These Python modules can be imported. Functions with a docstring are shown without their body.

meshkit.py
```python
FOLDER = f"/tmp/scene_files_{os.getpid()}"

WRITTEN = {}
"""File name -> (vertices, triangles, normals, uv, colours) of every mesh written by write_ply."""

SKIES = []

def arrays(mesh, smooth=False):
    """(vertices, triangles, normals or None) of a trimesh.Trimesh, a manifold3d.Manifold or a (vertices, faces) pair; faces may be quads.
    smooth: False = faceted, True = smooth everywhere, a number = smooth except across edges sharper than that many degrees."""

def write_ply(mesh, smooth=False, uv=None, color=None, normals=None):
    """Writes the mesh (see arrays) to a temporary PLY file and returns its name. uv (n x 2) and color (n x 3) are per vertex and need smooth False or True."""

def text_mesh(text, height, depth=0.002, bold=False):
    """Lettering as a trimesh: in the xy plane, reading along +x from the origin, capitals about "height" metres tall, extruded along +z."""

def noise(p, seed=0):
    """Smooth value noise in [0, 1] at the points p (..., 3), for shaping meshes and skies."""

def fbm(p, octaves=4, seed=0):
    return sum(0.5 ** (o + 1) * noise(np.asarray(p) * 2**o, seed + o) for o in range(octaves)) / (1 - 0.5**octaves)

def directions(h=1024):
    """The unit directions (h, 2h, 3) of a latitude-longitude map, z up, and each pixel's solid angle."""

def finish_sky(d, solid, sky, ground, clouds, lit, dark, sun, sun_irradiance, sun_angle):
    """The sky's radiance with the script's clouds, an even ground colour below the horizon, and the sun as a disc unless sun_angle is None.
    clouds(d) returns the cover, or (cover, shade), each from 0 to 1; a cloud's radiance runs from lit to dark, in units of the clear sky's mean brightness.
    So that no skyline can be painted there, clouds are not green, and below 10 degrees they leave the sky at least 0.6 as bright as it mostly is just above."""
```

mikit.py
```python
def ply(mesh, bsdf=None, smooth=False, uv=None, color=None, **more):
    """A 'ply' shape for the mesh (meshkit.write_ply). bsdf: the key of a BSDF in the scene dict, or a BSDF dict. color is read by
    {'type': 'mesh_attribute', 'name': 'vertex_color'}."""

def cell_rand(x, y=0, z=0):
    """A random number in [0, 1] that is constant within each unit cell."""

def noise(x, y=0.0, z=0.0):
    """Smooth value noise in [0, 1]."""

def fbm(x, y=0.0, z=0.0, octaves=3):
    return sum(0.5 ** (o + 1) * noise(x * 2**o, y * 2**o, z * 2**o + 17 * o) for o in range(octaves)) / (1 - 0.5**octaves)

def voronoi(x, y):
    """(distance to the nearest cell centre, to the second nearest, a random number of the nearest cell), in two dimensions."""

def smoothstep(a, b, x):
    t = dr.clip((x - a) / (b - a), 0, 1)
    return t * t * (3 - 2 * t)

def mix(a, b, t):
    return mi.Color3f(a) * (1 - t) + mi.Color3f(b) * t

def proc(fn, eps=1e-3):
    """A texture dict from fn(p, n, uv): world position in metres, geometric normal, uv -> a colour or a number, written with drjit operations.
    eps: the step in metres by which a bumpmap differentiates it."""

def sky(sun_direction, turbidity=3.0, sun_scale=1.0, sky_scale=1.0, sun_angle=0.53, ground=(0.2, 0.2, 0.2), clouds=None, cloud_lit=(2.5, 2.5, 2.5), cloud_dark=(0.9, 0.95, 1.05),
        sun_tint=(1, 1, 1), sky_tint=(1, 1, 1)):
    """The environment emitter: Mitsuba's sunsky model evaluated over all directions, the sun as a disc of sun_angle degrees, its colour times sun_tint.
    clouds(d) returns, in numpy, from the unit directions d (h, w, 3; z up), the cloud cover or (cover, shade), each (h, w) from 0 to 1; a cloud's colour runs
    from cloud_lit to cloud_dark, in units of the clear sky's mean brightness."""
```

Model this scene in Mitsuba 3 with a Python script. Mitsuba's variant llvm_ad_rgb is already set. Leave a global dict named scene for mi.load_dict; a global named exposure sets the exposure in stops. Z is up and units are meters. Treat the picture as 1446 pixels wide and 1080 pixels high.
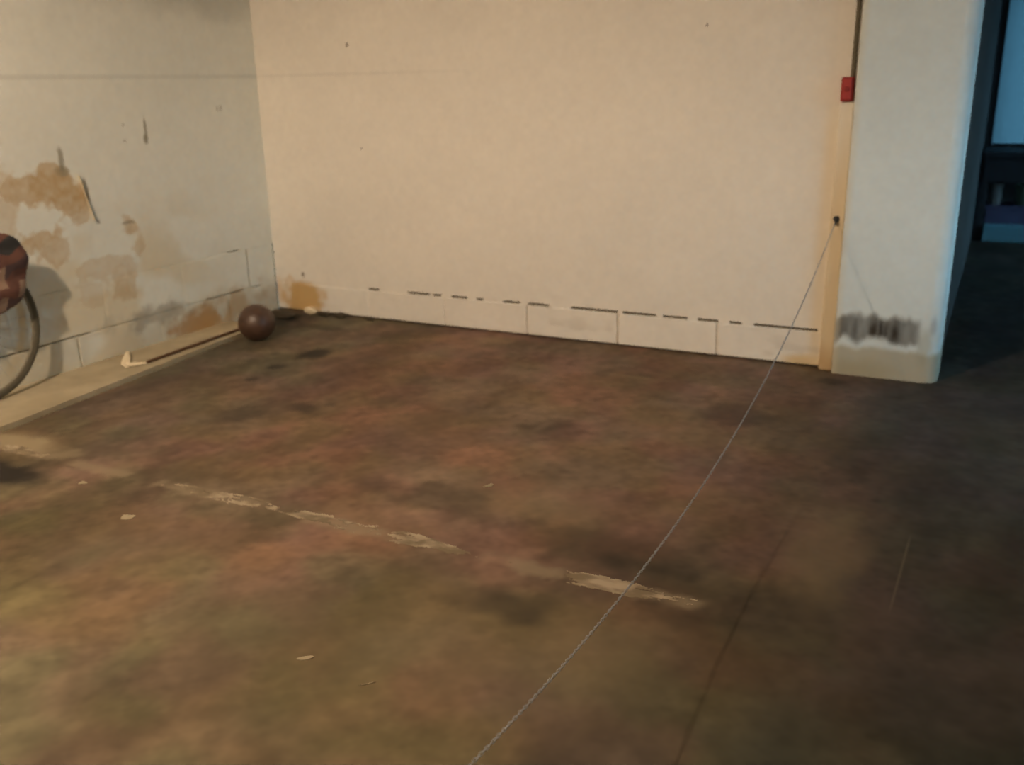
import math, random
import numpy as np, trimesh, drjit as dr, mitsuba as mi, mikit
from mikit import fbm, noise, smoothstep, mix

T = mi.ScalarTransform4f
rng = np.random.default_rng(7)

# ------------------------------------------------------------------ camera, sky, lamp, exposure
exposure = 0.0
F_PX = 1329.33
EYE = np.array([4.0704, -4.6351, 1.3613])
UP = [-0.119877, 0.277812, 0.953126]
FWD = np.array([-0.435423, 0.848074, -0.301956])
LAMP = (1.62, -4.6, 2.75)
LAMP_RADIANCE = (3150.0, 2400.0, 1740.0)
SKY = (2.1, 4.1, 5.2)
scene = {
    'camera': {'type': 'thinlens', 'fov': math.degrees(2 * math.atan(723 / F_PX)), 'fov_axis': 'x',
               'aperture_radius': 0.006, 'focus_distance': 2.3, 'near_clip': 0.05, 'far_clip': 200.0,
               'to_world': T().look_at(origin=EYE.tolist(), target=(EYE + FWD).tolist(), up=UP)},
    'sky': {'type': 'constant', 'radiance': {'type': 'rgb', 'value': list(SKY)}},
}
labels = {}

# ------------------------------------------------------------------ materials
def C(c): return mi.Color3f(*c)
def rgb(c): return {'type': 'rgb', 'value': list(c)}
def blob(u, v, cu, cv, ru, rv, n=0.5, k=0.0, soft=0.35):
    d = dr.sqrt(dr.square((u - cu) / ru) + dr.square((v - cv) / rv)) + (n - 0.5) * k
    return 1 - smoothstep(1 - soft, 1 + soft, d)
def band(x, a, b, s):
    return smoothstep(a - s, a + s, x) * (1 - smoothstep(b - s, b + s, x))

def paint_back(p, n, uv):
    x, z = p.x, p.z
    m = fbm(x * 2.3, z * 2.3, p.y + 3, octaves=3)
    g = fbm(x * 26, z * 26, 1.5, octaves=2)
    c = mix((0.70, 0.665, 0.60), (0.77, 0.725, 0.645), m) * (0.95 + 0.1 * g)
    w = fbm(x * 9, z * 9, 4.0, octaves=3)
    # bare ochre render low by the corner
    c = mix(c, (0.50, 0.31, 0.10), 0.9 * blob(x, z, 0.20, 0.10, 0.155, 0.105, w, 1.6, 0.3))
    # yellowed halo at the foot and along the strip
    c = mix(c, (0.62, 0.46, 0.22), 0.8 * band(x, 3.22, 3.5, 0.05) * (1 - smoothstep(0.02, 0.07, z + (w - 0.5) * 0.05)))
    c = mix(c, (0.70, 0.60, 0.42), 0.5 * band(x, 3.34, 3.5, 0.03) * (1 - smoothstep(1.1, 1.35, z)))
    # dust line of the painted-over course joint
    c = c * (1 - 0.07 * band(z, 1.428, 1.444, 0.006) * (1 - smoothstep(0.6, 1.6, x + (m - .5))))
    # small dark marks
    for (a, b, r) in ((0.683, 1.593, 0.010), (0.223, 0.24, 0.013), (0.735, 1.02, 0.005), (2.76, 1.61, 0.006)):
        c = mix(c, (0.16, 0.13, 0.10), 0.8 * blob(x, z, a, b, r, r * 1.2))
    c = mix(c, (0.45, 0.40, 0.33), 0.35 * smoothstep(0.62, 0.75, fbm(x * 5, z * 11, 9.0)) * (1 - smoothstep(0.05, 0.2, z)))
    return c

LEFT_OCHRE = [(-1.655, 0.935, 0.085, 0.05), (-1.50, 0.955, 0.12, 0.055), (-1.43, 0.87, 0.085, 0.075), (-1.39, 0.79, 0.05, 0.045),
              (-1.65, 0.70, 0.10, 0.05), (-1.57, 0.62, 0.06, 0.07), (-1.10, 0.655, 0.05, 0.06), (-1.05, 0.585, 0.03, 0.06),
              (-1.30, 0.50, 0.14, 0.06), (-1.22, 0.39, 0.07, 0.11), (-1.80, 0.82, 0.05, 0.16), (-1.45, 0.36, 0.20, 0.09)]
LEFT_W = [0.85, 0.95, 0.95, 0.7, 0.8, 0.7, 0.7, 0.5, 0.45, 0.6, 0.5, 0.35]
def paint_left(p, n, uv):
    y, z = p.y, p.z
    m = fbm(y * 2.1, z * 2.1, 7.0, octaves=3)
    g = fbm(y * 24, z * 24, 2.5, octaves=2)
    w = fbm(y * 8, z * 8, 5.0, octaves=3)
    c = mix((0.645, 0.66, 0.595), (0.735, 0.74, 0.665), m) * (0.95 + 0.1 * g)
    w3 = fbm(y * 30, z * 30, 12.0, octaves=2)
    ww = 0.5 + (w - 0.5) * 1.6 + (w3 - 0.5) * 0.6
    mask = mi.Float(0)
    for (a, b, ra, rb), k in zip(LEFT_OCHRE, LEFT_W):
        mask = dr.maximum(mask, k * blob(y, z, a, b, ra, rb, ww, 1.6, 0.32))
    c = mix(c, (0.56, 0.46, 0.28), 0.55 * smoothstep(0.40, 0.62, fbm(y * 3.2, z * 3.8, 31.0, octaves=3)) * (1 - smoothstep(0.45, 0.95, z + (w - .5) * .3)) * (1 - smoothstep(-1.0, -0.2, y)))
    c = mix(c, (0.45, 0.315, 0.155), mask * (0.75 + 0.5 * (w3 - 0.25)))
    # grey smudges and brown damp in the lowest course
    c = mix(c, (0.36, 0.33, 0.25), 0.75 * (1 - smoothstep(0.12, 0.24, z + (w - 0.5) * 0.12)) * smoothstep(-1.5, -1.05, y) * (0.4 + 0.7 * m))
    c = mix(c, (0.36, 0.22, 0.10), 0.85 * blob(y, z, -0.70, 0.08, 0.24, 0.06, ww, 1.4, 0.6))
    c = mix(c, (0.40, 0.27, 0.13), 0.6 * blob(y, z, -0.40, 0.10, 0.26, 0.09, ww, 1.4, 0.6))
    c = mix(c, (0.27, 0.25, 0.20), 0.6 * blob(y, z, -0.98, 0.175, 0.22, 0.05, ww, 1.4, 0.6))
    c = mix(c, (0.30, 0.28, 0.22), 0.45 * blob(y, z, -1.33, 0.20, 0.10, 0.06, ww, 1.4, 0.6))
    c = mix(c, (0.46, 0.43, 0.33), 0.5 * (1 - smoothstep(0.17, 0.22, z)) * (1 - smoothstep(-1.5, -1.4, y)))
    # dark runs and chips
    for (a, b, ra, rb, k) in ((-1.447, 1.06, 0.014, 0.05, 0.75), (-1.44, 1.00, 0.03, 0.02, 0.6), (-0.905, 1.19, 0.009, 0.06, 0.7), (-0.91, 1.12, 0.011, 0.02, 0.8),
                              (-1.335, 0.90, 0.012, 0.07, 0.6), (-1.29, 0.735, 0.02, 0.02, 0.6), (-1.11, 0.705, 0.04, 0.008, 0.6), (-0.33, 1.26, 0.012, 0.02, 0.5),
                              (-0.36, 1.26, 0.008, 0.015, 0.4), (-1.045, 1.20, 0.012, 0.01, 0.35), (-1.05, 1.12, 0.012, 0.01, 0.4), (-1.86, 1.07, 0.02, 0.02, 0.6)):
        c = mix(c, (0.22, 0.20, 0.14), k * blob(y, z, a, b, ra, rb, ww, 1.2, 0.5))
    c = c * (1 - 0.16 * band(z, 1.425, 1.447, 0.008) * (0.4 + 0.6 * m))
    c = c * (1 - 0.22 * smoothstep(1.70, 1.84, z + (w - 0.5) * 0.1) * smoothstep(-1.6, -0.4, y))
    return c

def paint_pillar(p, n, uv):
    x, z = p.x, p.z
    m = fbm(x * 2.5, z * 2.5, 11.0, octaves=3)
    g = fbm(x * 26, z * 26, 1.5, octaves=2)
    c = mix((0.57, 0.64, 0.66), (0.63, 0.70, 0.715), m) * (0.95 + 0.1 * g)
    w = fbm(x * 16, z * 5, 2.0, octaves=3)
    w2 = fbm(x * 40, z * 9, 6.0, octaves=2)
    dirty = 1 - smoothstep(0.12, 0.155, z + (w - 0.5) * 0.04)
    c = mix(c, (0.36, 0.335, 0.25), 0.85 * dirty)
    c = mix(c, (0.33, 0.29, 0.18), 0.6 * dirty * blob(x, z, 3.55, 0.03, 0.14, 0.05, w, 1.0, 0.6))
    mould = band(x, 3.455, 3.83, 0.02) * band(z + (w - 0.5) * 0.10, 0.165, 0.285, 0.022)
    c = mix(c, (0.085, 0.085, 0.08), mould * (0.72 + 0.4 * w2) * (0.88 + 0.15 * blob(x, z, 3.67, 0.2, 0.08, 0.08)))
    c = mix(c, (0.25, 0.26, 0.20), 0.45 * blob(x, z, 3.86, 0.17, 0.03, 0.09, w, 1.0, 0.5))
    c = mix(c, (0.20, 0.20, 0.20), 0.45 * blob(x, z, 3.885, 0.27, 0.02, 0.05, w, 1.0, 0.5))
    c = mix(c, (0.62, 0.52, 0.34), 0.35 * (1 - smoothstep(3.46, 3.50, x)))
    return c

def floor_colour(p, n, uv):
    x, y = p.x, p.y
    a, b = x * 0.18 + y * 0.98, x * 0.98 - y * 0.18           # sweeping direction of the tyre traffic
    m = fbm(a * 1.2, b * 2.6, 1.0, octaves=4)
    m2 = fbm(a * 3.2 + 5, b * 8.0, 2.0, octaves=3)
    h = fbm(x * 5.3, y * 5.3, 8.0, octaves=2)
    h2 = fbm(x * 4.1, y * 4.1, 19.0, octaves=2)
    g = fbm(x * 30, y * 30, 3.0, octaves=2)
    h3 = fbm(x * 12, y * 12, 23.0, octaves=2)
    inside = smoothstep(-3.1, -2.0, y + (m - 0.5) * 1.2)
    c = mix((0.098, 0.076, 0.044), (0.138, 0.087, 0.058), inside)
    c = mix(c, c * C((0.74, 0.92, 0.94)), inside * (1 - smoothstep(0.7, 1.5, x)))
    c = c * (0.78 + 0.44 * smoothstep(0.2, 0.8, m)) * (0.72 + 0.56 * m2) * (0.80 + 0.4 * h3) * (0.80 + 0.4 * g)
    c = c * mix((1.06, 0.96, 1.0), (0.95, 1.03, 0.95), smoothstep(0.25, 0.75, h)) * mix((1.03, 1.0, 0.93), (0.97, 1.0, 1.09), smoothstep(0.25, 0.75, h2))
    # beyond the chain: light falloff and blue daylight painted into the floor
    right_dimming = smoothstep(3.0, 4.15, x + (m - 0.5) * 0.9 + 0.05 * (y + 2))
    c = mix(c, c * C((0.25, 0.36, 0.46)), right_dimming)
    # pale worn areas
    for (cx, cy, rx, ry, k) in ((0.62, -2.34, 0.20, 0.07, 1.2), (2.82, -2.0, 0.17, 0.14, 0.55), (2.2, -1.55, 0.3, 0.18, 0.25), (3.0, -2.75, 0.3, 0.2, 0.25), (2.6, -3.0, 0.35, 0.16, 0.25), (3.72, -1.9, 0.10, 0.28, 0.5),
                                (3.0, -1.15, 0.25, 0.12, 0.25), (1.8, -2.75, 0.3, 0.2, 0.2), (2.61, -0.5, 0.10, 0.02, 0.5), (3.35, -2.75, 0.12, 0.16, 0.3)):
        c = mix(c, (0.19, 0.145, 0.085), 0.7 * k * blob(x, y, cx, cy, rx, ry, m2, 2.2, 0.8))
    c = mix(c, (0.27, 0.22, 0.14), 0.75 * blob(x, y, 0.60, -2.345, 0.26, 0.065, h3, 1.0, 0.4))
    # dark oil stains, a near-black spot at left edge, painted shadow behind ball
    for (cx, cy, rx, ry, k) in ((0.91, -0.77, 0.085, 0.085, 0.85), (1.44, -1.515, 0.085, 0.075, 0.7), (0.872, -1.05, 0.04, 0.035, 0.75), (0.90, -1.268, 0.03, 0.03, 0.6), (0.70, -0.86, 0.03, 0.04, 0.5),
                                (0.84, -2.60, 0.17, 0.10, 1.0), (0.80, -2.58, 0.12, 0.06, 1.0), (2.55, -1.35, 0.12, 0.14, 0.45), (3.0, -2.62, 0.12, 0.07, 0.55), (2.45, -2.1, 0.35, 0.10, 0.35), (3.45, -2.35, 0.28, 0.12, 0.5), (3.1, -2.2, 0.4, 0.1, 0.4),
                                (0.22, -0.24, 0.16, 0.18, 0.85), (3.497, -0.2, 0.06, 0.04, 0.6), (1.2, -1.7, 0.10, 0.10, 0.35), (0.55, -0.3, 0.25, 0.06, 0.5), (3.2, -0.85, 0.12, 0.12, 0.5), (3.95, -1.3, 0.2, 0.3, 0.4)):
        c = mix(c, (0.020, 0.017, 0.014), k * blob(x, y, cx, cy, rx, ry, 0.5 * m2 + 0.5 * h3, 1.5, 0.6))
    # ghost of the painted bay line, faint straight scratches
    c = mix(c, (0.22, 0.175, 0.115), 0.62 * band(y + (g - .5) * .03 + (m2 - .5) * .03, -2.435, -2.37, 0.022) * band(x, 0.65, 3.5, 0.05) * smoothstep(0.3, 0.6, m2))
    c = mix(c, (0.13, 0.11, 0.075), 0.4 * band(x - 0.02 * y, 3.99, 3.996, 0.004) * band(y, -2.2, -1.75, 0.05))
    return c

def line_colour(p, n, uv):
    m = fbm(p.x * 16, p.y * 30, 5.0, octaves=3)
    return mix((0.15, 0.115, 0.072), (0.32, 0.26, 0.185), smoothstep(0.3, 0.75, m))

def kerb_colour(p, n, uv):
    m = fbm(p.x * 5, p.y * 3, 1.0, octaves=3)
    g = fbm(p.x * 18, p.y * 18, 4.0, octaves=2)
    c = mix((0.27, 0.225, 0.145), (0.40, 0.345, 0.24), m) * (0.9 + 0.2 * g)
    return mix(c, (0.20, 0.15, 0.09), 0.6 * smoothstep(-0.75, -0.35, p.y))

def strip_colour(p, n, uv):
    m = fbm(p.x * 10, p.z * 3, 1.0, octaves=3)
    c = mix((0.61, 0.49, 0.31), (0.69, 0.58, 0.41), m)
    c = mix(c, (0.70, 0.655, 0.56), smoothstep(0.7, 1.30, p.z))
    return mix(c, (0.44, 0.27, 0.11), 0.6 * (1 - smoothstep(0.02, 0.16, p.z + (m - .5) * .1)))

def ball_colour(p, n, uv):
    m = fbm(p.x * 22, p.y * 22, p.z * 22, octaves=3)
    return mix((0.036, 0.019, 0.012), (0.085, 0.043, 0.027), m)

def bag_colour(p, n, uv):
    w = noise(p.x * 12, p.y * 12, p.z * 12)
    s = p.z * 21 - p.y * 6.0 + (w - 0.5) * 1.4
    k = mikit.cell_rand(s, 3)
    k2 = mikit.cell_rand(s, 3, dr.floor(p.y * 16 + w))
    c = mix((0.115, 0.055, 0.042), (0.07, 0.045, 0.045), smoothstep(0.35, 0.45, k))
    c = mix(c, (0.27, 0.185, 0.135), smoothstep(0.66, 0.70, k2) * 0.9)
    return mix(c, (0.035, 0.035, 0.035), smoothstep(0.78, 0.82, k))

def bump_wall(p, n, uv):
    u = p.x + p.y
    return 0.0016 * fbm(u * 14, p.z * 14, 2.0, octaves=3) + 0.004 * fbm(u * 2.2, p.z * 2.2, 6.0, octaves=2) - 0.002 * band(p.z, 1.431, 1.441, 0.004)
def bump_floor(p, n, uv):
    return 0.003 * fbm(p.x * 9, p.y * 9, 2.0, octaves=3)

def matte(tex, rough=0.9, bump=None, spec=0.2):
    m = {'type': 'principled', 'base_color': mikit.proc(tex) if callable(tex) else rgb(tex), 'roughness': rough, 'specular': spec}
    if bump is not None:
        m = {'type': 'bumpmap', 'arbitrary': mikit.proc(bump, 2e-3), 'scale': 1.0, 'bsdf': m}
    return {'type': 'twosided', 'bsdf': m}

M = {'paint_back': matte(paint_back, 0.85, bump_wall), 'paint_left': matte(paint_left, 0.85, bump_wall), 'paint_pillar': matte(paint_pillar, 0.85, bump_wall),
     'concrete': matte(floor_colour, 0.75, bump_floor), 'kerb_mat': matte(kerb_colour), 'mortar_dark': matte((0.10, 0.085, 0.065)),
     'strip_mat': matte(strip_colour, 0.6), 'ceiling_mat': matte((0.45, 0.43, 0.39)), 'passage_mat': matte((0.05, 0.055, 0.06)),
     'red_plastic': matte((0.24, 0.022, 0.02), 0.5), 'red_cover': matte((0.30, 0.026, 0.024), 0.4), 'cable_mat': matte((0.105, 0.092, 0.062), 0.6),
     'steel': {'type': 'twosided', 'bsdf': {'type': 'principled', 'base_color': rgb((0.33, 0.36, 0.40)), 'metallic': 0.6, 'roughness': 0.42}},
     'ball_mat': matte(ball_colour, 0.42, None, 0.6), 'seam_mat': matte((0.03, 0.022, 0.018)), 'rust': matte((0.085, 0.042, 0.022), 0.8), 'rubber': matte((0.07, 0.063, 0.043), 0.8), 'rim_mat': matte((0.16, 0.14, 0.10), 0.6),
     'red_metal': matte((0.22, 0.04, 0.03), 0.35, None, 0.5), 'black_plastic': matte((0.03, 0.03, 0.03), 0.5), 'bag_mat': matte(bag_colour, 0.8),
     'line_paint': matte(line_colour, 0.8), 'chip': matte((0.27, 0.225, 0.15), 0.8), 'dirt': matte((0.05, 0.04, 0.027)), 'flake_mat': matte((0.72, 0.62, 0.44), 0.8),
     'bench_wood': matte((0.035, 0.04, 0.05), 0.7), 'pale_board': matte((0.15, 0.34, 0.44), 0.6), 'crate_mat': matte((0.10, 0.10, 0.19), 0.6), 'tub_grey': matte((0.26, 0.28, 0.30), 0.5), 'tub_green': matte((0.17, 0.27, 0.22), 0.5),
     'frosted': {'type': 'principledthin', 'base_color': rgb((0.046, 0.078, 0.098)), 'roughness': 0.6, 'diff_trans': 2.0, 'spec_trans': 0.0, 'eta': 1.3},
     'asphalt': matte((0.06, 0.06, 0.06)), 'lamp_base': matte((0.5, 0.5, 0.5))}
for k, v in M.items():
    scene[k] = {**v}

# ------------------------------------------------------------------ helpers
def put(key, mesh, m, label=None, cat=None, group=None, kind=None, smooth=False, **more):
    n, base = 1, key
    while key in scene:
        key = f'{base}_{n:03d}'; n += 1
    scene[key] = mikit.ply(mesh, m, smooth=smooth, **more)
    tag(key, label, cat, group, kind)
    return key
def tag(key, label=None, cat=None, group=None, kind=None):
    d = {k: v for k, v in (('label', label), ('category', cat), ('group', group), ('kind', kind)) if v}
    if d: labels[key] = d
def box(x0, x1, y0, y1, z0, z1):
    return trimesh.creation.box(extents=(x1 - x0, y1 - y0, z1 - z0), transform=trimesh.transformations.translation_matrix(((x0 + x1) / 2, (y0 + y1) / 2, (z0 + z1) / 2)))
def bevel_box(x0, x1, y0, y1, z0, z1, b=0.004):
    pts = []
    for sx in (0, 1):
        for sy in (0, 1):
            for sz in (0, 1):
                c = np.array([x1 if sx else x0, y1 if sy else y0, z1 if sz else z0])
                s = np.array([-1 if sx else 1, -1 if sy else 1, -1 if sz else 1]) * b
                for a in range(3):
                    q = c + s; q[a] = c[a]; pts.append(q)
    return trimesh.convex.convex_hull(np.array(pts))
def cat_(*ms): return trimesh.util.concatenate([m for m in ms])
def tube(path, r, n=8, closed=False):
    path = np.asarray(path, float); k = len(path)
    if closed: t = np.roll(path, -1, 0) - np.roll(path, 1, 0)
    else: t = np.gradient(path, axis=0)
    t /= np.linalg.norm(t, axis=1, keepdims=True)
    ref = np.array([0, 0, 1.0]) if abs(t[0, 2]) < 0.9 else np.array([1.0, 0, 0])
    V, fr = [], ref
    r = np.broadcast_to(r, (k,))
    for i in range(k):
        a = fr - t[i] * (fr @ t[i]); a /= np.linalg.norm(a); b = np.cross(t[i], a); fr = a
        ph = np.arange(n) * 2 * np.pi / n
        V.append(path[i] + r[i] * (np.cos(ph)[:, None] * a + np.sin(ph)[:, None] * b))
    V = np.vstack(V); F = []
    for i in range(k if closed else k - 1):
        j = (i + 1) % k
        for q in range(n):
            q2 = (q + 1) % n
            F += [[i * n + q, j * n + q, j * n + q2], [i * n + q, j * n + q2, i * n + q2]]
    if not closed:
        V = np.vstack([V, path[0], path[-1]])
        for q in range(n):
            q2 = (q + 1) % n
            F += [[k * n, q2, q], [k * n + 1, (k - 1) * n + q, (k - 1) * n + q2]]
    m = trimesh.Trimesh(V, F, process=False)
    if m.volume < 0: m.invert()
    return m
def lathe(prof, n=32, at=(0, 0, 0)):
    m = trimesh.creation.revolve(np.asarray(prof, float), sections=n)
    m.apply_translation(at); return m
def lump(c, r, seed, sq=(1, 1, 0.6)):
    m = trimesh.creation.icosphere(subdivisions=2, radius=1.0)
    g = np.random.default_rng(seed); d = g.normal(size=(5, 3)); v = m.vertices
    k = 1 + 0.25 * sum(np.sin(v @ q * 1.8 + i) for i, q in enumerate(d)) / 2
    m.vertices = v * k[:, None] * np.array(sq) * r
    m.vertices[:, 2] -= m.vertices[:, 2].min()
    m.apply_translation(c); return m

# ------------------------------------------------------------------ the setting
YF, XR, YP, ZC = -5.2, 7.0, 5.0, 3.0
Z1, Z2 = 0.186, 0.432
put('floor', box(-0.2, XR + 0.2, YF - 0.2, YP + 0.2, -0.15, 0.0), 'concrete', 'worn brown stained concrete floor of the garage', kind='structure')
put('ground', box(-30, 60, -30, 30, -0.4, -0.15), 'asphalt', 'dark ground outside the garage', kind='structure')
put('ceiling', box(-0.2, XR + 0.2, YF - 0.2, YP + 0.2, ZC, ZC + 0.15), 'ceiling_mat', 'plain ceiling above the frame', kind='structure')

# back wall: smooth painted render above one course of visible blocks
put('wall_back', box(0.0, 3.47, 0.0, 0.2, Z1 + 0.009, ZC), 'paint_back', 'cream painted rendered back wall with one bare course of blocks at its foot', kind='structure')
put('wall_back__bed', box(-0.01, 3.47, 0.018, 0.2, 0.0, Z1 + 0.009), 'mortar_dark', 'dark joint bed behind the lowest blocks')
g = 0.005
joints = [0.0] + [1.2551 + 0.5408 * k for k in range(-2, 4)] + [3.4575]
for a, b in zip(joints[:-1], joints[1:]):
    put('wall_back__block', bevel_box(max(a + g, 0.001), b - g, -0.004, 0.03, 0.012, Z1 - 0.007, 0.003), 'paint_back')
# painted-over joint filling between the open stretches of the bed joint
open_x = [(0.715, 0.80), (1.00, 1.155), (1.175, 1.235), (1.30, 1.41), (1.47, 1.515), (1.64, 1.75), (1.80, 1.93), (2.06, 2.33 + 0.005), (2.36, 2.58 - 0.03), (2.585, 2.72), (2.77, 2.88), (2.935, 3.0), (3.06, 3.37)]
edge = 0.0
for a, b in open_x + [(3.4575, 3.4575)]:
    if a - edge > 0.01:
        put('wall_back__mortar', box(edge, a, 0.0015, 0.03, Z1 - 0.0075, Z1 + 0.0095), 'paint_back')
    edge = b
for i, (xj, dep) in enumerate(zip(joints[1:-1], (0.0, 0.0, 0.004, 0.010, 0.014, 0.009))):
    put('wall_back__mortar', box(xj - g - .001, xj + g + .001, dep - 0.001, 0.03, 0.012, Z1 - 0.007), 'paint_back')

# pillar at the end of the back wall, round bull-nosed corner
import shapely.geometry as sg
R_ = 0.065
arc = [(3.925 - R_ + R_ * math.sin(t), -0.06 + R_ - R_ * math.cos(t)) for t in np.linspace(0, math.pi / 2, 9)]
poly = sg.Polygon([(3.4575, 0.2), (3.4575, -0.056), (3.4615, -0.06)] + arc + [(3.925, 0.2)])
put('pillar', trimesh.creation.extrude_polygon(poly, ZC), 'paint_pillar', 'pale painted pillar with dark mould patch at the end of the back wall', kind='structure', smooth=30)

# left wall: two courses of blocks below the render
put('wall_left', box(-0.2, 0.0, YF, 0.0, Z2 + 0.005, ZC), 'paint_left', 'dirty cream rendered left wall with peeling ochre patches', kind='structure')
put('wall_left__bed', box(-0.2, -0.016, YF, 0.02, 0.0, Z2 + 0.005), 'mortar_dark', 'dark joint bed behind the lower blocks')
c1 = [0.0, -0.44, -0.98, -1.52, -2.06, -2.60, -3.14]
c2 = [0.0, -0.245, -0.785, -1.325, -1.865, -2.405, -2.945]
for js, z0, z1 in ((c1, 0.0, Z1), (c2, Z1, Z2)):
    for a, b in zip(js[:-1], js[1:]):
        j = rng.uniform(-0.002, 0.002)
        put('wall_left__block', bevel_box(-0.03, 0.001 + j, b + g, a - g * (a < 0) - 0.0045 * (a == 0), z0 + (0.004 if z0 else 0.0), z1 - 0.004, 0.003), 'paint_left')
put('wall_left__render', box(-0.03, 0.0, YF, -3.15, 0.0, Z2 + 0.005), 'paint_left')
def fill_left(y0, y1, z, dep): put('wall_left__mortar', box(-0.03, -dep, y0, y1, z - 0.005, z + 0.006), 'paint_left')
for (a, b, d) in ((-3.14, -1.98, 0.0), (-1.44, -1.36, 0.002), (-1.36, -1.02, 0.006), (-1.02, -0.62, 0.002), (-0.30, -0.22, 0.004), (-0.14, 0.0, 0.002)): fill_left(a, b, Z1, d)
for (a, b, d) in ((-3.14, -1.70, 0.0), (-1.70, -1.52, 0.006), (-1.52, -1.00, 0.0), (-1.00, -0.86, 0.006), (-0.86, -0.40, 0.002), (-0.30, 0.0, 0.001)): fill_left(a, b, Z2, d)
for y, d in zip(c1[1:], (0.002, 0.001, 0.010, 0.0, 0.0, 0.0)): put('wall_left__mortar', box(-0.03, -d, y - g - .001, y + g + .001, 0.0, Z1 - 0.004), 'paint_left')
for y, d in zip(c2[1:], (0.012, 0.001, 0.0, 0.0, 0.0, 0.0)): put('wall_left__mortar', box(-0.03, -d, y - g - .001, y + g + .001, Z1 + 0.004, Z2 - 0.004), 'paint_left')
# a curl of paint peeling off beside the ochre patch
fl = []
pv, pf = [], []
path = [(-1.365, 0.975), (-1.350, 0.93), (-1.340, 0.88), (-1.328, 0.83), (-1.318, 0.78), (-1.312, 0.745)]
for i, (yy, zz) in enumerate(path):
    wd = 0.030 * (0.5 + 0.5 * math.sin(math.pi * (i + 0.7) / 6.2))
    for k in range(5):
        t = k / 4
        pv.append((0.002 + 0.020 * t * t, yy - wd * t * (1 - 0.35 * t), zz + 0.004 * math.sin(3 * t + i)))
for i in range(5):
    for k in range(4):
        q = i * 5 + k; pf += [[q, q + 1, q + 6], [q, q + 6, q + 5]]
put('wall_left__paint_flake', trimesh.Trimesh(pv, pf, process=False), 'flake_mat', 'curled pale strip of peeling paint', smooth=True)

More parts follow.
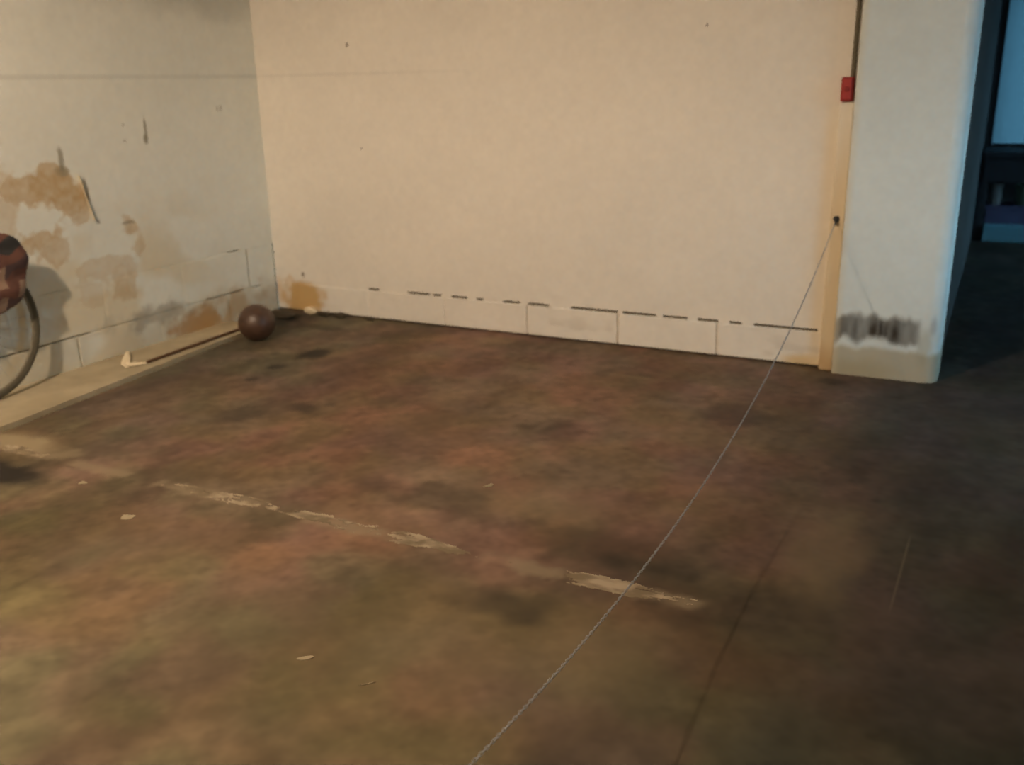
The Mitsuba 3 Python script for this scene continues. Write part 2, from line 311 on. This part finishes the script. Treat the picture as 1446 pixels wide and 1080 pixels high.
# low concrete kerb along the left wall
kp = sg.Polygon([(0.0, -0.46), (0.22, -0.46), (0.255, -0.49), (0.285, -0.70), (0.368, -1.57), (0.435, -2.2), (0.50, -3.0), (0.50, YF), (0.0, YF)])
kb = trimesh.creation.extrude_polygon(kp, 0.026)
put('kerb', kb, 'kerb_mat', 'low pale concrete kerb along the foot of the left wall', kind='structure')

# sides of the room out of frame; the right side opens to daylight
put('wall_front', box(-0.2, XR + 0.2, YF - 0.2, YF, 0, ZC), 'ceiling_mat', 'wall behind the viewer', kind='structure')
def wall_open(x0, x1, segs):
    return cat_(*[box(x0, x1, *s) for s in segs])
put('wall_right', cat_(box(5.4, 5.6, YF, -1.35, 0, ZC), box(5.4, 5.6, -0.35, 0.2, 0, ZC), box(5.4, 5.6, -1.35, -0.35, 0, 0.5), box(5.4, 5.6, -1.35, -0.35, 2.1, ZC)), 'ceiling_mat', 'dark wall on the right with an opening to daylight', kind='structure')
put('wall_passage_right', cat_(box(5.6, XR, 0.0, 0.2, 0, ZC), box(XR, XR + .2, 0.0, 2.7, 0, ZC), box(XR, XR + .2, 4.6, YP, 0, ZC), box(XR, XR + .2, 2.7, 4.6, 2.2, ZC)), 'passage_mat', 'dark wall of the passage with an opening to daylight', kind='structure')
# dark passage behind the opening beside the pillar
put('wall_passage', box(3.6, 3.915, 0.2, YP, 0, ZC), 'passage_mat', 'dark side wall of the passage beyond the pillar', kind='structure')
wx0, wx1, wz0, wz1 = 3.965, 5.6, 0.765, 2.15
put('wall_far', wall_open(YP, YP + 0.2, []) if False else cat_(box(3.6, wx0, YP, YP + .2, 0, ZC), box(wx1, XR, YP, YP + .2, 0, ZC), box(wx0, wx1, YP, YP + .2, 0, wz0), box(wx0, wx1, YP, YP + .2, wz1, ZC)),
    'passage_mat', 'dark far wall of the passage', kind='structure')
put('window_1', cat_(box(wx0, wx0 + .012, YP - .01, YP + .06, wz0, wz1), box(wx1 - .03, wx1, YP - .01, YP + .06, wz0, wz1), box(wx0, wx1, YP - .01, YP + .06, wz0, wz0 + .012), box(wx0, wx1, YP - .01, YP + .06, wz1 - .03, wz1),
                     box(4.76, 4.80, YP - .01, YP + .06, wz0, wz1)), 'bench_wood', 'dim blue frosted window at the far end of the passage', kind='structure')
put('window_1__pane', box(wx0 + .01, 4.77, YP + .02, YP + .021, wz0 + .01, wz1 - .02).slice_plane([0, YP + .0205, 0], [0, -1, 0]), 'frosted')
put('window_1__pane', box(4.79, wx1 - .02, YP + .02, YP + .021, wz0 + .01, wz1 - .02).slice_plane([0, YP + .0205, 0], [0, -1, 0]), 'frosted')

# ------------------------------------------------------------------ bulkhead lamp on the ceiling
sph = trimesh.creation.icosphere(subdivisions=3, radius=0.06); sph.apply_translation(LAMP)
scene['ceiling_lamp__globe'] = mikit.ply(sph, 'lamp_base', smooth=True, emitter={'type': 'area', 'radiance': rgb(LAMP_RADIANCE)})
put('ceiling_lamp__holder', lathe([(0, 0.055), (0.035, 0.055), (0.035, 0.07), (0.07, 0.10), (0.07, ZC - LAMP[2]), (0, ZC - LAMP[2])], 24, LAMP), 'lamp_base')
put('ceiling_lamp__added_shade', lathe([(0.07, 0.09), (0.10, 0.088), (0.20, 0.03), (0.25, -0.038), (0.252, -0.036), (0.202, 0.034), (0.10, 0.093), (0.07, 0.094)], 40, LAMP), 'lamp_base', smooth=50)  # unseen cone added so its rim dims the top of the back wall
tag('ceiling_lamp', 'warm round bulb on the ceiling of the garage', 'lamp')

# ------------------------------------------------------------------ on the back wall: strip, red box, cable, chain
put('wall_strip', bevel_box(3.392, 3.4560, -0.034, -0.0042, 0.0, 1.258, 0.006), 'strip_mat', 'tall narrow yellowed strip on the back wall under the red box', 'wall strip')
put('red_box__body', bevel_box(3.394, 3.446, -0.050, -0.0005, 1.259, 1.364, 0.005), 'red_plastic')
put('red_box__cover', bevel_box(3.400, 3.440, -0.056, -0.050, 1.267, 1.356, 0.003), 'red_cover', 'brighter red front cover')
put('red_box__button', lathe([(0, 0), (0.011, 0), (0.011, 0.004), (0.008, 0.007), (0, 0.007)], 20).apply_transform(trimesh.transformations.rotation_matrix(math.pi / 2, [1, 0, 0])).apply_translation((3.42, -0.056, 1.312)), 'red_plastic')
tag('red_box', 'small dark red box on the back wall above the yellowed strip', 'switch box')
put('cable', tube([(3.436 + 0.001 * math.sin(4 * z), -0.014, z) for z in np.linspace(1.364, ZC, 14)], 0.0095, 10), 'cable_mat', 'dark vertical cable running up the back wall from the red box', 'cable', smooth=True)
HOOK = (3.42, -0.052, 0.722)
def chain_z(s): return 0.245 + 0.0742 * (s - 2.55) ** 2
ss, s = [], 0.03
while s < 5.07:
    ss.append(s); sl = 2 * 0.0742 * (s - 2.55); s += 0.0105 / math.hypot(1, sl)
links = []
def link(c, tan, roll):
    ph = np.arange(8) * 2 * np.pi / 8
    e1 = np.asarray(tan) / np.linalg.norm(tan); e2 = np.cross(e1, [1, 0, 0]); e2 /= np.linalg.norm(e2); e3 = np.cross(e1, e2)
    b = math.cos(roll) * e2 + math.sin(roll) * e3
    pts = np.array(c) + 0.0072 * np.sign(np.cos(ph))[:, None] * np.abs(np.cos(ph))[:, None] ** .7 * e1 + 0.0029 * np.sin(ph)[:, None] * b
    return tube(pts, 0.0009, 4, closed=True)
for i, s in enumerate(ss):
    sl = 2 * 0.0742 * (s - 2.55)
    links.append(link((3.42, -0.052 - s, chain_z(s)), (0, -1, sl), math.pi / 4 + (i % 2) * math.pi / 2 + 0.15 * math.sin(i * 1.3)))
put('barrier_chain', cat_(*links), 'steel', 'thin grey metal chain sagging from a hook on the yellowed strip across the floor', 'chain', smooth=60)
hk = lambda y0, y1: cat_(tube([(3.42, y0, 0.735), (3.42, (y0 + y1) / 2, 0.735), (3.42, y1 + 0.0 * y0, 0.733)], 0.004, 8),
                         tube([(3.42, y1 + 0.011 * math.sin(t) * np.sign(y1 - y0), 0.722 + 0.011 * math.cos(t)) for t in np.linspace(0, 2 * math.pi, 17)[:-1]], 0.0038, 8, closed=True),
                         lathe([(0, 0), (0.015, 0), (0.013, 0.004), (0, 0.005)], 16).apply_transform(trimesh.transformations.rotation_matrix(math.pi / 2 * (1 if y1 < y0 else -1), [1, 0, 0])).apply_translation((3.42, y0, 0.735)))
put('barrier_chain__hook', hk(-0.0345, -0.052), 'black_plastic', 'dark eye hook')
put('barrier_chain__hook', hk(YF, YF + 0.075), 'black_plastic', 'dark eye hook')

# ------------------------------------------------------------------ ball, rod, rubble
bc = np.array([0.416, -0.67, 0.1035]); br = 0.1035
bm = trimesh.creation.icosphere(subdivisions=5, radius=1.0)
v = bm.vertices
def ball_groove(v):
    d = np.minimum.reduce([np.abs(v @ np.array([0.93, 0.10, 0.35]) / 1.0), np.abs(v @ np.array([-0.2, 0.95, 0.25])),
                           np.abs(np.hypot((v - np.array([0.6, -.7, .35])) @ np.array([1, 0, 0.]), (v - np.array([0.6, -.7, .35])) @ np.array([0, .6, .8])) - 0.8)])
    return np.clip(1 - d / 0.035, 0, 1)
bm.vertices = v * (br * (1 - 0.022 * ball_groove(v)))[:, None]; bm.apply_translation(bc)
put('ball', bm, 'ball_mat', 'old brown leather ball lying against the kerb in the corner', 'ball', smooth=True)
put('iron_rod', tube([(0.272 - 0.038 * t, -1.342 + 0.80 * t, 0.026 + 0.009) for t in np.linspace(0, 1, 8)], 0.0085, 10), 'rust', 'thin dark rusty rod lying on the kerb behind the ball', 'rod', smooth=50)
fv, ff = [], []
def ribbon(pts, wd, dx=1.0, dy=0.6):
    o = len(fv)
    for (x, y, z), w_ in zip(pts, wd):
        fv.extend([(x - w_ * dx, y - w_ * dy, z), (x, y, z + 0.006), (x + w_ * dx, y + w_ * dy, z)])
    for i in range(len(pts) - 1):
        for k in range(2):
            q = o + i * 3 + k; ff.extend([[q, q + 1, q + 4], [q, q + 4, q + 3]])
ribbon([(0.05, -1.27, 0.045), (0.12, -1.34, 0.04), (0.19, -1.41, 0.032), (0.255, -1.455, 0.029)], [0.008, 0.017, 0.020, 0.006])
ribbon([(0.19, -1.41, 0.032), (0.235, -1.395, 0.033), (0.275, -1.35, 0.030)], [0.022, 0.028, 0.010], 0.7, -0.9)
put('plaster_flake', trimesh.Trimesh(fv, ff, process=False), 'flake_mat', 'pale forked flake of fallen plaster on the kerb near the rod end', 'plaster flake', smooth=True)
put('plaster_chunk', lump((0.285, -0.035, 0), 0.030, 5, (1.5, 0.7, 0.7)), 'flake_mat', 'small pale plaster chunk under the ochre patch at the foot of the back wall', 'plaster chunk', smooth=60)
for i, (x, y, r, lab) in enumerate(((0.20, -0.19, 0.055, 'largest dark clod in the corner, part dirt, part stand-in for the ball shadow'), (0.40, -0.05, 0.030, 'dark clod of dirt to the right of the pale plaster chunk'),  # first clod enlarged to darken the shadowed corner behind the ball
                                    (0.52, -0.04, 0.034, 'dark clod of dirt at the back wall, second from the right'), (0.735, -0.03, 0.022, 'small dark clod of dirt at the back wall, farthest from the corner'))):
    put('dirt_clod', lump((x, y, 0), r, 20 + i, (1.7, 0.8, 0.4)), 'dirt', lab, 'dirt clod', 'dirt clods along the wall foot', smooth=60)
def scrap(x, y, L, W, a, seed):
    g_ = np.random.default_rng(seed); n = 9
    ph = np.sort(g_.uniform(0, 2 * np.pi, n)); pts = np.stack([L * np.cos(ph) * g_.uniform(.7, 1, n), W * np.sin(ph) * g_.uniform(.7, 1, n)], 1)
    pl = sg.MultiPoint(pts).convex_hull
    m = trimesh.creation.extrude_polygon(pl, 0.003); m.apply_transform(trimesh.transformations.rotation_matrix(a, [0, 0, 1])); m.apply_translation((x, y, 0)); return m
for x, y, L, W, a, lab in ((2.581, -1.932, 0.026, 0.013, 1.1, 'pale scrap on the floor behind the middle of the white line'), (2.666, -3.06, 0.026, 0.010, 0.7, 'pale scrap in the foreground, left one of two'),
                           (2.868, -3.078, 0.024, 0.006, 0.9, 'thin pale scrap in the foreground, right one of two'), (1.218, -2.513, 0.030, 0.016, 0.9, 'pale scrap just below the left part of the white line'),
                           (1.594, -2.661, 0.036, 0.026, 0.4, 'pale crumbled scrap left of the white line in the foreground')):
    put('scrap', scrap(x, y, L, W, a, int(x * 1000)), 'chip', lab, 'scrap', 'pale scraps on the floor')

# ------------------------------------------------------------------ worn white bay line: the paint that is left, a millimetre thick
def vnoise(seed, nx, ny):
    g_ = np.random.default_rng(seed).random((ny + 2, nx + 2))
    return lambda u, w: (lambda i, j, a, b: (g_[j, i] * (1 - a) + g_[j, i + 1] * a) * (1 - b) + (g_[j + 1, i] * (1 - a) + g_[j + 1, i + 1] * a) * b)(
        np.minimum(u.astype(int), nx), np.minimum(w.astype(int), ny), u - np.minimum(u.astype(int), nx), w - np.minimum(w.astype(int), ny))
cs = 0.005
xs = np.arange(0.60, 3.50, cs); ys = np.arange(-2.462, -2.345, cs)
X, Y = np.meshgrid(xs, ys)
n1 = vnoise(3, 200, 40)((X - .6) / 0.05, (Y + 2.5) / 0.012); n2 = vnoise(4, 200, 40)((X - .6) / 0.018, (Y + 2.5) / 0.007)
n3 = vnoise(9, 60, 4)((X - .6) / 0.16, (Y + 2.5) / 0.08)
core = 1 - np.abs((Y + 2.403) / 0.050) ** 2
amount = np.interp(X, [0.6, 0.72, 0.84, 0.90, 1.45, 1.60, 1.9, 2.15, 2.45, 2.55, 2.70, 2.78, 3.05, 3.12, 3.18, 3.34, 3.40, 3.48], [0.5, 0.62, 0.6, 0.05, 0.1, 0.40, 0.42, 0.55, 0.3, 0.75, 0.72, 0.35, 0.2, 0.62, 0.78, 0.66, 0.45, 0.35])
keep = (0.45 * n1 + 0.25 * n2 + 0.30 * n3) < (amount + 0.02) * np.clip(core + 0.12, 0, 1) + 0.10 * (rng.random(X.shape) - 0.5)
lv, lf = [], []
for j, i in zip(*np.nonzero(keep)):
    x, y, o = xs[i], ys[j], len(lv)
    lv += [(x, y, 0), (x + cs, y, 0), (x + cs, y + cs, 0), (x, y + cs, 0), (x, y, .001), (x + cs, y, .001), (x + cs, y + cs, .001), (x, y + cs, .001)]
    lf += [[o + a, o + b, o + c] for a, b, c in ((4, 5, 6), (4, 6, 7), (0, 1, 5), (0, 5, 4), (1, 2, 6), (1, 6, 5), (2, 3, 7), (2, 7, 6), (3, 0, 4), (3, 4, 7))]
put('parking_line', trimesh.Trimesh(lv, lf, process=False), 'line_paint', 'worn white painted parking line across the concrete floor', 'floor marking')

# ------------------------------------------------------------------ bicycle wheel at the left edge, leaning on the left wall
LEAN = math.radians(5)
def bk(u, w, off=0.0):    # wheel plane: u along y, w up, off sideways
    return np.array([0.105 - w * math.sin(LEAN) + off * math.cos(LEAN), u, 0.026 + w * math.cos(LEAN) + off * math.sin(LEAN)])
RW, UF = 0.345, -2.115
circ = lambda r: [bk(UF + r * math.sin(t), RW + r * math.cos(t)) for t in np.linspace(0, 2 * math.pi, 73)[:-1]]
put('bicycle_wheel__tyre', tube(circ(RW - 0.015), 0.015, 10, closed=True), 'rubber', smooth=True)
put('bicycle_wheel__rim', tube(circ(RW - 0.032), 0.007, 8, closed=True), 'rim_mat', smooth=True)
put('bicycle_wheel__hub', tube([bk(UF, RW, o) for o in (-0.045, -0.04, -0.02, 0.02, 0.04, 0.045)], [0.006, 0.02, 0.012, 0.012, 0.02, 0.006], 12), 'steel', smooth=40)
sp = []
for q in range(28):
    t = 2 * math.pi * q / 28; t2 = t + (0.35 if q % 2 else -0.35)
    sp.append(tube([bk(UF + 0.018 * math.sin(t2), RW + 0.018 * math.cos(t2), 0.03 * (1 if q % 4 < 2 else -1)), bk(UF + (RW - .038) * math.sin(t), RW + (RW - .038) * math.cos(t))], 0.0008, 4))
put('bicycle_wheel__spokes', cat_(*sp), 'steel')
tag('bicycle_wheel', 'bicycle wheel with thin dark tyre standing on the kerb against the left wall', 'bicycle wheel')

# patterned cloth bag hanging on the wall in front of the wheel
put('wall_hook', cat_(tube([(-0.02, -2.17, 0.985), (0.03, -2.17, 0.985), (0.075, -2.17, 0.99), (0.085, -2.17, 1.01)], 0.004, 8), lathe([(0, 0), (0.016, 0), (0.014, 0.004), (0, 0.005)], 16).apply_transform(trimesh.transformations.rotation_matrix(math.pi / 2, [0, 1, 0])).apply_translation((0.0, -2.17, 0.985))), 'black_plastic', 'dark hook in the left wall holding the striped bag', 'hook', smooth=50)
bg = trimesh.creation.icosphere(subdivisions=4, radius=1.0)
v = bg.vertices.copy()
sgn = np.sign(v) * np.abs(v) ** 0.62
sgn /= np.maximum(np.linalg.norm(sgn, axis=1, keepdims=True) ** 0.55, 1e-9)
top = (v[:, 2] + 1) / 2
q = np.stack([0.045 * sgn[:, 0] * (1 - 0.45 * top), 0.20 * sgn[:, 1] * (1.0 - 0.10 * top), 0.18 * sgn[:, 2]], 1)
q[:, 1] += 0.012 * np.sin(q[:, 2] * 18); q[:, 0] += 0.008 * np.sin(q[:, 1] * 40 + q[:, 2] * 25) + 0.006 * np.sin(q[:, 2] * 55)
q[:, 2] += 0.10 * q[:, 1]
bg.vertices = q + np.array([0.145, -2.02, 0.60])
put('cloth_bag__body', bg, 'bag_mat', smooth=True)
for o in (-0.012, 0.012):
    put('cloth_bag__strap', tube([(0.142 + o, -2.08, 0.755), (0.10 + o, -2.12, 0.88), (0.062 + o, -2.16, 0.99), (0.062 + o, -2.17, 0.996), (0.062 + o, -2.18, 0.99), (0.10 + o, -2.19, 0.86), (0.142 + o, -2.17, 0.74)], 0.0055, 6), 'bag_mat', smooth=50)
tag('cloth_bag', 'dark red and brown striped cloth bag hanging in front of the bicycle wheel', 'bag')

# ------------------------------------------------------------------ far end of the passage: bench with things under it
put('workbench__top', bevel_box(3.93, 5.5, 4.35, 4.98, 0.70, 0.745, 0.004), 'bench_wood')
put('workbench__apron', bevel_box(3.95, 5.48, 4.37, 4.40, 0.50, 0.70, 0.003), 'bench_wood')
for x in (3.93, 5.40):
    for y in (4.40, 4.90):
        put('workbench__leg', bevel_box(x, x + 0.06, y, y + 0.06, 0.0, 0.70, 0.003), 'bench_wood')
tag('workbench', 'dark bench below the blue window in the passage', 'bench')
put('pale_board', bevel_box(4.0, 5.2, 4.37, 4.52, 0.0, 0.135, 0.006), 'pale_board', 'pale blue low board on the floor in front of the bench', 'board')
put('crate', cat_(bevel_box(4.0, 4.46, 4.54, 4.84, 0.0, 0.27, 0.006), bevel_box(3.995, 4.465, 4.535, 4.845, 0.245, 0.285, 0.004)), 'crate_mat', 'dark violet box under the bench behind the pale board', 'box')
tub = lambda x, r, h: lathe([(0, 0), (r * .85, 0), (r, h * .85), (r * 1.06, h * .86), (r * 1.06, h), (r * .9, h), (r * .85, h * .93), (0, h * .93)], 28, (x, 4.66, 0.285))
put('tub', tub(4.06, 0.058, 0.17), 'tub_grey', 'small grey round tub on the violet box', 'tub', smooth=40)
put('tub', tub(4.30, 0.095, 0.17), 'tub_green', 'wider greenish round tub on the violet box', 'tub', smooth=40)
